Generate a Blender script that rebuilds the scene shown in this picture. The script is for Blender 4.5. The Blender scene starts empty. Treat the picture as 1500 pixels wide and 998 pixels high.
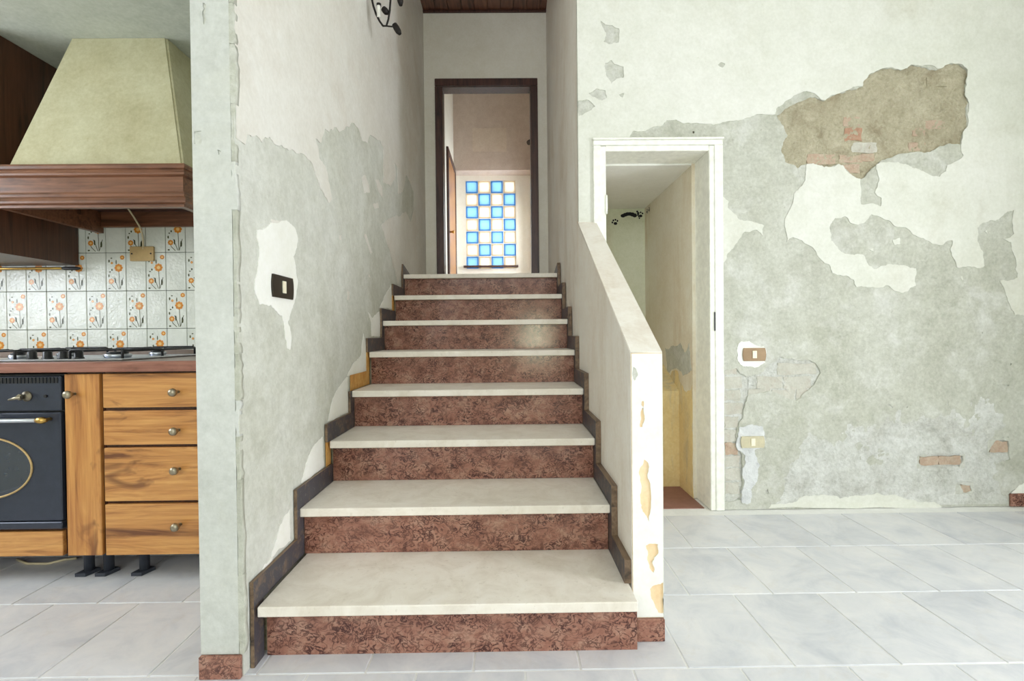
import bpy, bmesh, math, random
from mathutils import Vector, Matrix, noise
SC = bpy.context.scene
COL = SC.collection
R = math.radians

# ------------------------------------------------------------------ camera
F, YAW, PIT, ROL, EYE = 724.07, .00811, .01143, -.01004, .95893
FW = Vector((math.sin(YAW)*math.cos(PIT), math.cos(YAW)*math.cos(PIT), -math.sin(PIT)))
_rt = Vector((math.cos(YAW), -math.sin(YAW), 0)); _up = _rt.cross(FW)
RT = math.cos(ROL)*_rt + math.sin(ROL)*_up
UP = -math.sin(ROL)*_rt + math.cos(ROL)*_up
CAM = Vector((0, 0, EYE))
cd = bpy.data.cameras.new('camera'); cam = bpy.data.objects.new('camera', cd); COL.objects.link(cam)
cd.sensor_width = 36; cd.lens = F*36/1500; cd.clip_start = .02
mw = Matrix((RT, UP, -FW)).transposed().to_4x4(); mw.translation = CAM; cam.matrix_world = mw
SC.camera = cam
def on(px, py, ax, v):
    "point of a known wall plane (axis ax at v) measured off the photograph"
    d = FW + RT*((px-750)/F) - UP*((py-499)/F)
    return CAM + d*((v-CAM[ax])/d[ax])

# ------------------------------------------------------------------ light and exposure
SC.cycles.max_bounces = 9; SC.cycles.diffuse_bounces = 6; SC.cycles.use_adaptive_sampling = True; SC.cycles.adaptive_threshold = .1
SC.view_settings.view_transform = 'Standard'; SC.view_settings.look = 'None'
SC.view_settings.exposure = -0.14; SC.view_settings.gamma = 1.0; SC.view_settings.use_curve_mapping = False
W = bpy.data.worlds.new('world'); SC.world = W; W.use_nodes = True
W.node_tree.nodes['Background'].inputs[0].default_value = (.86, .95, 1, 1)
W.node_tree.nodes['Background'].inputs[1].default_value = 1.2
def area(name, loc, rot, sx, sy, power, col):
    l = bpy.data.lights.new(name, 'AREA'); l.shape = 'RECTANGLE'; l.size = sx; l.size_y = sy
    l.energy = power; l.color = col
    o = bpy.data.objects.new(name, l); COL.objects.link(o); o.location = loc; o.rotation_euler = rot
    return o
# daylight at the openings; some windows are unseen, added for fill light
area('daylight_french_door', (3.46, .35, 1.15), (R(90), 0, R(90)), .8, 2.1, 128, (.93, .955, 1))
area('added_fill_side', (3.46, -2.0, 1.5), (R(90), 0, R(90)), 1.3, 1.5, 8, (.95, .98, 1))  # added fill from the right behind the camera, at an invented window
area('daylight_rear_window', (.5, -3.36, .9), (R(90), 0, 0), .5, .8, 34, (.93, 1, .7))
area('added_fill_rear_high', (-.1, -3.36, 2.8), (R(90), 0, 0), 2.4, 1.0, 68, (.92, .945, 1))  # added to brighten stairs and upper wall, at an invented high window
area('added_fill_rear_kitchen', (-2.0, -3.36, 1.6), (R(90), 0, 0), 1.2, 1.2, 46, (.89, .93, 1))  # added front fill for kitchen and parapet, at an invented window
area('daylight_kitchen_window', (-3.36, 1.38, 1.5), (R(90), 0, R(-90)), 1.25, 1.0, 46, (.85, .91, 1))
area('daylight_glass_blocks', (-.25, 8.35, 2.75), (R(-90), 0, 0), 1.2, 1.6, 26, (.98, .99, 1))
area('daylight_upper_hall', (.58, 7.25, 2.45), (R(90), 0, R(90)), .5, 1.0, 40, (.93, .97, 1))

# ------------------------------------------------------------------ materials
def lin(h):
    c = [int(h[i:i+2], 16)/255 for i in (0, 2, 4)]
    return tuple(x/12.92 if x <= .04045 else ((x+.055)/1.055)**2.4 for x in c)
def nt(name):
    m = bpy.data.materials.new(name); m.use_nodes = True
    t = m.node_tree; t.nodes.clear()
    out = t.nodes.new('ShaderNodeOutputMaterial'); b = t.nodes.new('ShaderNodeBsdfPrincipled')
    t.links.new(b.outputs[0], out.inputs[0])
    return m, t, b, out
def coords(t, scale=(1, 1, 1), rnd=False, kind='Object'):
    tc = t.nodes.new('ShaderNodeTexCoord'); mp = t.nodes.new('ShaderNodeMapping')
    mp.inputs['Scale'].default_value = scale
    t.links.new(tc.outputs[kind], mp.inputs[0])
    if rnd:
        oi = t.nodes.new('ShaderNodeObjectInfo'); mu = t.nodes.new('ShaderNodeVectorMath'); mu.operation = 'SCALE'
        cb = t.nodes.new('ShaderNodeCombineXYZ')
        for i in range(3): t.links.new(oi.outputs['Random'], cb.inputs[i])
        t.links.new(cb.outputs[0], mu.inputs[0]); mu.inputs['Scale'].default_value = 37
        t.links.new(mu.outputs[0], mp.inputs['Location'])
    return mp.outputs[0]
def noi(t, vec, scale, detail=4, rough=.6, dist=0):
    n = t.nodes.new('ShaderNodeTexNoise'); n.inputs['Scale'].default_value = scale
    n.inputs['Detail'].default_value = min(detail, 5); n.inputs['Roughness'].default_value = rough
    n.inputs['Distortion'].default_value = dist
    t.links.new(vec, n.inputs['Vector']); return n.outputs[0]
def ramp(t, fac, stops):
    r = t.nodes.new('ShaderNodeValToRGB'); e = r.color_ramp.elements
    while len(e) < len(stops): e.new(.5)
    for el, (p, c) in zip(e, stops):
        el.position = p; el.color = (*c, 1) if len(c) == 3 else c
    t.links.new(fac, r.inputs[0]); return r.outputs[0]
def mix(t, fac, a, b, mode='MIX'):
    n = t.nodes.new('ShaderNodeMix'); n.data_type = 'RGBA'; n.blend_type = mode
    for s, v in ((n.inputs[0], fac), (n.inputs[6], a), (n.inputs[7], b)):
        if isinstance(v, (int, float)): s.default_value = v
        elif isinstance(v, tuple): s.default_value = (*v[:3], 1)
        else: t.links.new(v, s)
    return n.outputs[2]
def bump(t, b, h, strength=.3, dist=.01):
    n = t.nodes.new('ShaderNodeBump'); n.inputs['Strength'].default_value = strength; n.inputs['Distance'].default_value = dist
    t.links.new(h, n.inputs['Height']); t.links.new(n.outputs[0], b.inputs['Normal'])
def plain(name, hexc, rough=.5, metal=0, coat=0):
    m, t, b, _ = nt(name); c = lin(hexc)
    v = coords(t); f = noi(t, v, 30, 3)
    t.links.new(ramp(t, f, [(.3, tuple(x*.9 for x in c)), (.7, tuple(min(1, x*1.08) for x in c))]), b.inputs['Base Color'])
    b.inputs['Roughness'].default_value = rough; b.inputs['Metallic'].default_value = metal
    b.inputs['Coat Weight'].default_value = coat
    return m
def plaster(name, base, second, stain=None, amt=.5, sc=2.2, bs=.25, bd=.004, rough=.92, fine=60, stretch=(1, 1, 1), white=None, tex=.3, pits=.3):
    "mottled lime plaster: two tones, an optional stain, cloudy whitewash and fine relief"
    m, t, b, _ = nt(name)
    v = coords(t); vs = coords(t, stretch)
    c = mix(t, ramp(t, noi(t, v, sc, 8, .65), [(.36, (0, 0, 0)), (.64, (1, 1, 1))]), lin(base), lin(second))
    if stain: c = mix(t, ramp(t, noi(t, vs, sc*.8, 7, .7, .6), [(.5, (0, 0, 0)), (.72, (amt,)*3)]), c, lin(stain))
    if white: c = mix(t, ramp(t, noi(t, v, sc*1.7, 9, .75, .3), [(.5, (0, 0, 0)), (.68, (.55,)*3)]), c, lin(white))
    c = mix(t, tex, c, ramp(t, noi(t, v, fine, 6, .7), [(.3, (.2,)*3), (.7, (.8,)*3)]), 'SOFT_LIGHT')
    c = mix(t, tex, c, ramp(t, noi(t, v, 11, 7, .72, .4), [(.3, (.22,)*3), (.7, (.78,)*3)]), 'SOFT_LIGHT')
    pit = ramp(t, noi(t, v, 48, 3, .5), [(.70, (0, 0, 0)), (.76, (pits,)*3)])
    c = mix(t, pit, c, lin(stain or second))
    t.links.new(c, b.inputs['Base Color']); b.inputs['Roughness'].default_value = rough
    h = mix(t, .5, noi(t, v, fine*.5, 8, .7), noi(t, v, 9, 6, .65))
    bump(t, b, h, min(1, bs*1.5), bd*1.6); return m
def wood(name, a, bcol, dark, axis=0, rough=.38, knots=True, coat=.15, scale=1):
    m, t, b, _ = nt(name)
    s = [9*scale]*3; s[axis] = .9*scale
    v = coords(t, tuple(s), rnd=True)
    g = noi(t, v, 1.6, 7, .62, 1.4)
    c = ramp(t, g, [(.3, lin(dark)), (.43, lin(a)), (.54, lin(bcol)), (.64, lin(a)), (.76, lin(dark))])
    s2 = [60*scale]*3; s2[axis] = 2*scale
    c = mix(t, .45, c, ramp(t, noi(t, coords(t, tuple(s2), rnd=True), 1.5, 5, .6), [(.3, (.2,)*3), (.7, (1, 1, 1))]), 'SOFT_LIGHT')
    if knots:
        s3 = [7*scale]*3; s3[axis] = 3.2*scale
        k = noi(t, coords(t, tuple(s3), rnd=True), 1.5, 3, .5, .8)
        c = mix(t, ramp(t, k, [(.62, (0, 0, 0)), (.72, (.75,)*3)]), c, lin(dark))
    t.links.new(c, b.inputs['Base Color']); b.inputs['Roughness'].default_value = rough
    b.inputs['Coat Weight'].default_value = coat; b.inputs['Coat Roughness'].default_value = .25
    bump(t, b, g, .08, .002); return m

M = {}
M['cream'] = plaster('cream_paint', 'E0E0D8', 'D8D9CE', 'C6C3B2', .55, 1.7, .18, .003)
M['cream_left'] = plaster('cream_paint_stairwell', 'E4E2DC', 'DBD7CE', 'C9BCAC', .5, 1.1, .15, .003)
M['white'] = plaster('white_filler', 'F4F4F0', 'ECECE4', None, 0, 3, .2, .003)
M['grey'] = plaster('grey_green_render', 'B7B8AA', 'C2C3B8', 'A3A393', .6, 2.4, .6, .008, fine=55, tex=.45, pits=.6, white='DADAD6')
M['grey_left'] = plaster('grey_green_skim', 'C8C9BE', 'D2D3CC', 'B7B7A6', .6, 1.6, .5, .006, fine=60, white='DDDFD8', tex=.4, pits=.5)
M['rough'] = plaster('brown_lime_mortar', 'AFA78E', 'BAB39B', '93866C', .8, 6, 1, .02, fine=60, tex=.45, pits=.7)
M['scratch'] = plaster('scratch_coat_render', 'C6C7BF', 'D4D5D0', 'ABAAA0', .75, 4.5, 1, .016, fine=60, white='E0E1DE', tex=.6, pits=.8)
M['pillar'] = plaster('pillar_paint', 'CDCFCA', 'C5C7C1', 'CFCEC0', .4, 2, .2, .003)
M['stair_side'] = plaster('stained_stair_paint', 'F0ECE4', 'E8E0D5', 'CDBDA8', .7, 2.0, .25, .003, stretch=(1.6, 1.6, .45))
M['upper'] = plaster('upper_hall_paint', 'EFECE2', 'E8E4D8', None, 0, 1.4, .12, .002)
M['hall'] = plaster('hall_taupe_paint', 'CFC0B4', 'C8B8AC', None, 0, 1.2, .1, .002)
M['hallpatch'] = plaster('hall_patch_paint', 'D6C7B8', 'CFC0B0', None, 0, 1.2, .1, .002)
M['closet'] = plaster('closet_wall_stained', 'EAE5D6', 'E2D9C4', 'CDB997', .8, 1.6, .25, .004, stretch=(2, 2, .35))
M['closet_back'] = plaster('closet_wall_greenish', 'E0E3CF', 'D8DCC4', 'C6BD9C', .6, 1.5, .2, .004, stretch=(2, 2, .4))
M['yellow'] = plaster('yellow_stained_plaster', 'E6D09A', 'DCC48E', 'B7AD98', .9, 4, .4, .006, stretch=(2, 2, .5))
M['ceil'] = plaster('ceiling_paint', 'F1F1EC', 'ECECE6', None, 0, 1.2, .08, .002)
M['kceil'] = plaster('kitchen_ceiling_paint', 'B9BDB0', 'B3B7AA', None, 0, 1.0, .06, .002)
M['hoodpl'] = plaster('hood_plaster', 'C6C2A2', 'BCB693', 'ABA17A', .5, 3, .15, .003)
M['ochre'] = plaster('ochre_adhesive', 'D9AA62', 'C9914A', '8F6B3C', .6, 12, .4, .004)
M['apricot'] = plaster('apricot_undercoat', 'F0D9B4', 'ECCFA4', None, 0, 6, .3, .003)
M['brick'] = plaster('pink_brick', 'BDA996', 'B69D88', 'B8AE98', .95, 26, .8, .006, fine=90)
M['brick_o'] = plaster('orange_brick', 'B8937C', 'AF866E', 'B8AA94', .9, 26, .9, .008, fine=90)
M['brick_w'] = plaster('whitewashed_brick', 'C0BEB2', 'C9C7BC', 'B3A698', .7, 14, .7, .006, fine=80)
M['woodceil'] = wood('ceiling_boards', '5E3A2C', '6E4634', '3A2018', 1, .5, False)
M['dark_wood'] = wood('dark_door_wood', '3E241F', '4A2C25', '22120F', 2, .4, False)
M['hood_wood'] = wood('hood_wood', '6C452F', '7A5038', '412619', 0, .35, False)
M['cab_panel'] = wood('cabinet_side_wood', '452819', '50301F', '2C170E', 2, .4, False)
M['wood_h'] = wood('walnut_horizontal', 'B97F45', 'CB9253', '6A3F22', 0, .34)
M['wood_v'] = wood('walnut_vertical', 'B5793F', 'C68B4C', '65391E', 2, .34)
M['door_wood'] = wood('hall_door_wood', '9C6B3F', 'A97848', '6B4526', 2, .45, False)
M['edge_wood'] = wood('worktop_edge', '845545', '8F6050', '5C3628', 0, .35, False)
M['black'] = plain('black_enamel', '17181B', .35)
M['iron'] = plain('wrought_iron', '2A2624', .5, .6)
M['rubber'] = plain('dark_plastic_feet', '3A3E48', .5)
M['brass'] = plain('brass', 'C9A45C', .3, 1)
M['bronze'] = plain('aged_nickel', 'A59C88', .38, 1)
M['steel'] = plain('brushed_steel', 'C6CAD2', .28, 1)
M['oven'] = plain('oven_enamel', '3C414E', .3, .35)
M['ovenglass'] = plain('oven_glass', '2A3340', .06, 0, 1)
M['trimwhite'] = plain('white_door_enamel', 'F3F3EA', .35)
M['worktop'] = plain('worktop_laminate', '8F7F74', .3)
M['ivory'] = plain('ivory_plastic', 'F2EBD2', .4)
M['beigeplate'] = plain('beige_cover_plate', 'C3A673', .4, .3)
M['swbrown'] = plain('bronze_switch_plate', '8D765A', .4, .5)
M['swdark'] = plain('dark_switch_plate', '3A342B', .3, .4)
M['swtan'] = plain('tan_outlet_plate', 'C7BFA0', .45)
M['ink'] = plain('black_stencil_ink', '1B1B22', .8)
M['cable'] = plain('cable_sheath', 'D6C9A6', .5)
M['grout'] = plaster('floor_grout', 'F0F0EE', 'E8E8E6', None, 0, 8, .2, .002)
M['wallgrout'] = plain('wall_tile_grout', '565A50', .8)
M['kwall'] = plaster('kitchen_wall', 'D4D4C4', 'CCCCBC', None, 0, 2, .1, .002)
M['terracotta'] = plain('closet_floor_terracotta', '8D6458', .6)
M['gypsum'] = plaster('gypsum_blob', 'DEE0E0', 'D0D2D2', 'B5B7B7', .6, 14, .9, .01)
M['print_o'] = plain('print_orange', 'D58A35', .2); M['print_y'] = plain('print_yellow', 'E9C27A', .2)
M['print_g'] = plain('print_green', '55583A', .2); M['ceramic'] = plain('white_ceramic', 'E8E6DE', .25)

def mk_skirt():
    m, t, b, _ = nt('charcoal_skirting_paint'); v = coords(t, (1, 1, 1), True)
    c = mix(t, ramp(t, noi(t, v, 22, 8, .75, .5), [(.5, (0, 0, 0)), (.64, (.8,)*3)]), lin('45434A'), lin('7A6553'))
    c = mix(t, ramp(t, noi(t, v, 55, 6, .7), [(.6, (0, 0, 0)), (.72, (.5,)*3)]), c, lin('9A968F'))
    t.links.new(c, b.inputs['Base Color']); b.inputs['Roughness'].default_value = .5
    bump(t, b, noi(t, v, 40, 6), .2, .003); return m
M['skirt'] = mk_skirt()
M['skirt_edge'] = wood('worn_skirting_edge', '6B5745', '7C6650', '3A2F26', 1, .6, False)

def mk_floor():
    m, t, b, _ = nt('grey_porcelain_tile'); v = coords(t, (1, 1, 1), True)
    oi = t.nodes.new('ShaderNodeObjectInfo')
    c = ramp(t, noi(t, v, 5, 8, .66, .5), [(.3, lin('C6C9D0')), (.5, lin('DADBDF')), (.7, lin('E6E5E6'))])
    c = mix(t, ramp(t, noi(t, v, 9, 7, .7, .8), [(.55, (0, 0, 0)), (.75, (.4,)*3)]), c, lin('CEC9C4'))
    c = mix(t, .35, c, ramp(t, oi.outputs['Random'], [(0, (.32,)*3), (1, (.68,)*3)]), 'SOFT_LIGHT')
    t.links.new(c, b.inputs['Base Color']); b.inputs['Roughness'].default_value = .42
    bump(t, b, noi(t, v, 35, 6, .65), .12, .003); return m
M['tile'] = mk_floor()

def mk_marble():
    m, t, b, _ = nt('red_nodular_marble'); v = coords(t, (1, 1, 1.25), True)
    worm = ramp(t, noi(t, v, 34, 3, .55, 1.6), [(.42, (0, 0, 0)), (.47, (1, 1, 1)), (.515, (1, 1, 1)), (.55, (0, 0, 0))])
    patch = ramp(t, noi(t, v, 13, 4, .6), [(.34, (.25,)*3), (.58, (.95,)*3)])
    vein = mix(t, 1.0, worm, patch, 'MULTIPLY')
    body = ramp(t, noi(t, v, 14, 7, .7), [(.3, lin('764C3F')), (.5, lin('9F7160')), (.7, lin('B68F7C'))])
    c = mix(t, vein, body, lin('452825'))
    t.links.new(c, b.inputs['Base Color']); b.inputs['Roughness'].default_value = .16
    b.inputs['Specular IOR Level'].default_value = .4
    bump(t, b, noi(t, v, 30, 4), .03, .002); return m
M['marble'] = mk_marble()
def mk_tread():
    m, t, b, _ = nt('cream_limestone_tread'); v = coords(t, (1, 1, 1), True)
    c = ramp(t, noi(t, v, 9, 8, .68, .6), [(.3, lin('DDD4C6')), (.55, lin('EDE6DB')), (.75, lin('F2EDE4'))])
    c = mix(t, ramp(t, noi(t, v, 70, 4, .6), [(.6, (0, 0, 0)), (.75, (.4,)*3)]), c, lin('B5AA98'))
    t.links.new(c, b.inputs['Base Color']); b.inputs['Roughness'].default_value = .45
    bump(t, b, noi(t, v, 50, 5), .08, .002); return m
M['tread'] = mk_tread()
def mk_walltile():
    m, t, b, _ = nt('glazed_wall_tile'); v = coords(t, (1, 1, 1), True)
    c = ramp(t, noi(t, v, 12, 4, .5), [(.35, lin('D6D9CE')), (.65, lin('E2E4DA'))])
    t.links.new(c, b.inputs['Base Color']); b.inputs['Roughness'].default_value = .14
    bump(t, b, noi(t, v, 75, 3, .5), .5, .004); return m
M['walltile'] = mk_walltile()
def mk_trans(name, hexc, tr=.8):
    m = bpy.data.materials.new(name); m.use_nodes = True; t = m.node_tree; t.nodes.clear()
    out = t.nodes.new('ShaderNodeOutputMaterial'); ms = t.nodes.new('ShaderNodeMixShader')
    a = t.nodes.new('ShaderNodeBsdfTranslucent'); b = t.nodes.new('ShaderNodeBsdfPrincipled')
    a.inputs[0].default_value = (*lin(hexc), 1); b.inputs['Roughness'].default_value = .1
    c = ramp(t, noi(t, coords(t), 30, 3), [(.3, tuple(x*.93 for x in lin(hexc))), (.7, lin(hexc))])
    t.links.new(c, a.inputs[0]); t.links.new(c, b.inputs['Base Color'])
    ms.inputs[0].default_value = tr
    t.links.new(b.outputs[0], ms.inputs[1]); t.links.new(a.outputs[0], ms.inputs[2]); t.links.new(ms.outputs[0], out.inputs[0])
    return m
M['gb_blue'] = mk_trans('blue_glass_block', 'B9DCEF'); M['gb_blue_edge'] = mk_trans('blue_glass_block_rim', '7FBBE8')
M['gb_cream'] = mk_trans('cream_glass_block', 'F7F0E4'); M['gb_cream_edge'] = mk_trans('cream_glass_block_rim', 'F0E4D0')
def mk_pane():
    m = bpy.data.materials.new('window_glass'); m.use_nodes = True; t = m.node_tree; t.nodes.clear()
    out = t.nodes.new('ShaderNodeOutputMaterial'); ms = t.nodes.new('ShaderNodeMixShader')
    a = t.nodes.new('ShaderNodeBsdfTransparent'); b = t.nodes.new('ShaderNodeBsdfGlossy'); b.inputs['Roughness'].default_value = .02
    ms.inputs[0].default_value = .05
    t.links.new(a.outputs[0], ms.inputs[1]); t.links.new(b.outputs[0], ms.inputs[2]); t.links.new(ms.outputs[0], out.inputs[0]); return m
M['pane'] = mk_pane()

# ------------------------------------------------------------------ mesh helpers
class MB:
    def __init__(s): s.bm = bmesh.new(); s.mats = []; s.cur = 0
    def mat(s, m):
        if m not in s.mats: s.mats.append(m)
        s.cur = s.mats.index(m); return s
    def _tag(s, n0):
        s.bm.faces.ensure_lookup_table()
        for f in s.bm.faces[n0:]: f.material_index = s.cur
    def box(s, x0, x1, y0, y1, z0, z1, bev=0, seg=1):
        t = bmesh.new()
        vs = [t.verts.new((x, y, z)) for x in (x0, x1) for y in (y0, y1) for z in (z0, z1)]
        for q in ((0, 1, 3, 2), (4, 6, 7, 5), (0, 4, 5, 1), (2, 3, 7, 6), (0, 2, 6, 4), (1, 5, 7, 3)): t.faces.new([vs[i] for i in q])
        bmesh.ops.recalc_face_normals(t, faces=t.faces)
        if bev: bmesh.ops.bevel(t, geom=t.edges[:], offset=bev, segments=seg, affect='EDGES', profile=.5)
        s.merge(t); return s
    def merge(s, t, mtx=None):
        n0 = len(s.bm.faces); mp = {}
        for v in t.verts: mp[v] = s.bm.verts.new(mtx @ v.co if mtx else v.co)
        for f in t.faces:
            try: s.bm.faces.new([mp[v] for v in f.verts]).smooth = f.smooth
            except ValueError: pass
        s._tag(n0); t.free()
    def prism(s, pts, fn, w0, w1):
        "extrude 2D polygon between w0 and w1, fn(u, v, w) gives the point"
        n0 = len(s.bm.faces)
        a = [s.bm.verts.new(fn(u, v, w0)) for u, v in pts]; b = [s.bm.verts.new(fn(u, v, w1)) for u, v in pts]
        fs = [s.bm.faces.new(a), s.bm.faces.new(b[::-1])]
        n = len(pts)
        for i in range(n): fs.append(s.bm.faces.new((a[i], b[i], b[(i+1) % n], a[(i+1) % n])))
        bmesh.ops.recalc_face_normals(s.bm, faces=fs); s._tag(n0); return s
    def tube(s, path, r, n=8, cap=True, closed=False):
        n0 = len(s.bm.faces); path = [Vector(p) for p in path]; rings = []
        rs = r if isinstance(r, (list, tuple)) else [r]*len(path)
        ref = None; L = len(path)
        for i, p in enumerate(path):
            if closed: d = path[(i+1) % L] - path[i-1]
            else: d = path[min(i+1, L-1)] - path[max(i-1, 0)]
            d.normalize()
            if ref is None or abs(ref.dot(d)) > .999: ref = Vector((0, 0, 1)) if abs(d.z) < .9 else Vector((1, 0, 0))
            a = d.cross(ref).normalized(); ref = a.cross(d).normalized()
            rings.append([s.bm.verts.new(p + (a*math.cos(2*math.pi*k/n) + ref*math.sin(2*math.pi*k/n))*rs[i]) for k in range(n)])
        fs = []
        for i in range(L if closed else L-1):
            A, B = rings[i], rings[(i+1) % L]
            for k in range(n):
                f = s.bm.faces.new((A[k], A[(k+1) % n], B[(k+1) % n], B[k])); f.smooth = True; fs.append(f)
        if cap and not closed: fs += [s.bm.faces.new(rings[0]), s.bm.faces.new(rings[-1][::-1])]
        bmesh.ops.recalc_face_normals(s.bm, faces=fs); s._tag(n0); return s
    def lathe(s, prof, org, axis, n=20):
        "prof = (radius, height along axis)"
        axis = Vector(axis).normalized(); org = Vector(org)
        path = [org + axis*h for _, h in prof]
        n0 = len(s.bm.faces)
        ref = Vector((0, 0, 1)) if abs(axis.z) < .9 else Vector((1, 0, 0)); a = axis.cross(ref).normalized(); b2 = axis.cross(a)
        rings = [[s.bm.verts.new(p + (a*math.cos(2*math.pi*k/n) + b2*math.sin(2*math.pi*k/n))*max(r, 1e-4)) for k in range(n)] for p, (r, h) in zip(path, prof)]
        fs = []
        for A, B in zip(rings, rings[1:]):
            for k in range(n):
                f = s.bm.faces.new((A[k], A[(k+1) % n], B[(k+1) % n], B[k])); f.smooth = True; fs.append(f)
        fs += [s.bm.faces.new(rings[0]), s.bm.faces.new(rings[-1][::-1])]
        bmesh.ops.recalc_face_normals(s.bm, faces=fs); s._tag(n0); return s
    def disc(s, c, rx, ry, fn, w, n=12, hole=0):
        n0 = len(s.bm.faces)
        o = [s.bm.verts.new(fn(c[0]+rx*math.cos(2*math.pi*k/n), c[1]+ry*math.sin(2*math.pi*k/n), w)) for k in range(n)]
        if hole:
            i = [s.bm.verts.new(fn(c[0]+rx*hole*math.cos(2*math.pi*k/n), c[1]+ry*hole*math.sin(2*math.pi*k/n), w)) for k in range(n)]
            for k in range(n): s.bm.faces.new((o[k], o[(k+1) % n], i[(k+1) % n], i[k]))
        else: s.bm.faces.new(o)
        s._tag(n0); return s
    def mesh(s, name, m=None):
        me = bpy.data.meshes.new(name); s.bm.to_mesh(me); s.bm.free()
        for q in (s.mats or [m]): me.materials.append(M[q])
        return me
    def obj(s, name, m=None, parent=None, **tags):
        return link(name, s.mesh(name, m), parent, **tags)
def link(name, me, parent=None, loc=None, **tags):
    o = bpy.data.objects.new(name, me); COL.objects.link(o)
    if parent is not None: o.parent = parent
    if loc: o.location = loc
    for k, v in tags.items(): o[k] = v
    return o
def thing(name, label, cat, loc=(0, 0, 0), group=None):
    o = bpy.data.objects.new(name, None); COL.objects.link(o); o.location = loc; o.empty_display_size = .05
    o['label'] = label; o['category'] = cat
    if group: o['group'] = group
    return o
S = dict(kind='structure')
def jag(pts, amp=.006, lev=4, seed=1, closed=True):
    "rough up a traced outline by midpoint displacement"
    rn = random.Random(seed); pts = [Vector(p) for p in pts]
    for _ in range(lev):
        out = []; n = len(pts)
        for i in range(n if closed else n-1):
            a, b = pts[i], pts[(i+1) % n]; d = b-a; L = d.length
            out.append(a)
            if L > .006:
                nrm = Vector((-d.y, d.x))/max(L, 1e-6)
                out.append((a+b)/2 + nrm*rn.uniform(-1, 1)*min(amp*2, L*.14))
        if not closed: out.append(pts[-1])
        pts = out
    return pts
def layer(name, polys, fn, w0, w1, m, parent=None, **tags):
    "a sheet of plaster or paint with real thickness; first polygon is the outline, the rest are holes"
    cu = bpy.data.curves.new(name, 'CURVE'); cu.dimensions = '2D'; cu.fill_mode = 'BOTH'; cu.extrude = 1.0
    for p in polys:
        sp = cu.splines.new('POLY'); sp.points.add(len(p)-1); sp.use_cyclic_u = True
        for q, v in zip(sp.points, p): q.co = (v[0], v[1], 0, 1)
    o = bpy.data.objects.new(name, cu); COL.objects.link(o)
    dg = bpy.context.evaluated_depsgraph_get(); me = bpy.data.meshes.new_from_object(o.evaluated_get(dg))
    bpy.data.objects.remove(o); bpy.data.curves.remove(cu)
    for v in me.vertices: v.co = fn(v.co.x, v.co.y, w1 if v.co.z > 0 else w0)
    bm = bmesh.new(); bm.from_mesh(me); bmesh.ops.remove_doubles(bm, verts=bm.verts, dist=1e-5)
    bmesh.ops.recalc_face_normals(bm, faces=bm.faces); bm.to_mesh(me); bm.free()
    me.materials.clear(); me.materials.append(M[m]); me.name = name
    return link(name, me, parent, **tags)

# ------------------------------------------------------------------ main measures
XL, XR = -.758, .380           # stairwell faces
YW = 2.657                     # plastered wall beside the stairs
YK = 2.55                      # kitchen tile wall
YD = 4.62                      # wall with the upper door
RH, TD, Y1 = .175, .30, 1.4497 # riser, tread, first nosing
NS = 8; ZL = NS*RH
XE, XW_, YR = 3.3, -3.2, -3.2  # outer side walls and rear wall
ZC, ZS, ZK = 3.97, 3.97, 2.28   # ceilings: room, stairs, kitchen
nos = lambda k: Y1 + (k-1)*TD

# ------------------------------------------------------------------ floor
fl = MB().box(XW_, XE, YR, 3.0, -.08, -.003).obj('floor', 'grout', **S)
TX, TY = .308, .394
tme = MB().box(-TX/2+.003, TX/2-.003, -TY/2+.003, TY/2-.003, -.006, 0, .0015).mesh('tile', 'tile')
j0 = -9
for j in range(-9, 3):
    y = 1.40 + TY*j + TY/2
    off = .815 if j % 2 == 0 else .655
    for i in range(-13, 10):
        x = off + TX*(i) - TX/2
        if x < XW_+.1 or x > XE-.1 or y+TY/2 > 2.85: continue
        if x-TX/2 > XL and x+TX/2 < XR and y-TY/2 > 1.5: continue
        link('tile', tme, fl, (x, y, 0))

# ------------------------------------------------------------------ room shell
def holed(name, fn, u0, u1, v1, holes, m):
    b = MB(); P = lambda a, c, d, e: b.prism([(a, d), (c, d), (c, e), (a, e)], fn, 0, .12)
    u = u0
    for a, c, d, e in holes:
        P(u, a, 0, v1)
        if d > 0: P(a, c, 0, d)
        P(a, c, e, v1) if (a, e) != (.25, 1.3) else (P(a, c, e, 2.3), P(a, c, 3.3, v1)); u = c
    P(u, u1, 0, v1)
    return b.obj(name, m, **S)
holed('wall_east', lambda u, v, w: (XE+w, u, v), YR, YW+.2, ZC, [(-2.65, -1.35, .75, 2.25), (-.05, .75, 0, 2.2)], 'cream')
holed('wall_rear', lambda u, v, w: (u, YR-w, v), XW_, XE, ZC, [(-2.6, -1.4, 1.0, 2.2), (-1.3, .25, 2.3, 3.3), (.25, .75, .5, 1.3), (.75, 1.1, 2.3, 3.3)], 'cream')
holed('wall_west', lambda u, v, w: (XW_-w, u, v), YR, YK+.12, ZC, [(.75, 2.0, 1.0, 2.0)], 'kwall')
MB().box(XW_-.12, XE+.12, YR-.12, YW, ZC, ZC+.1).obj('ceiling', 'ceil', **S)
MB().box(XW_, -.875, 1.30, YK, ZK, ZK+.1).box(XW_, -.875, 1.25, 1.30, ZK, ZC).obj('ceiling_kitchen', 'kceil', **S)
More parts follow.
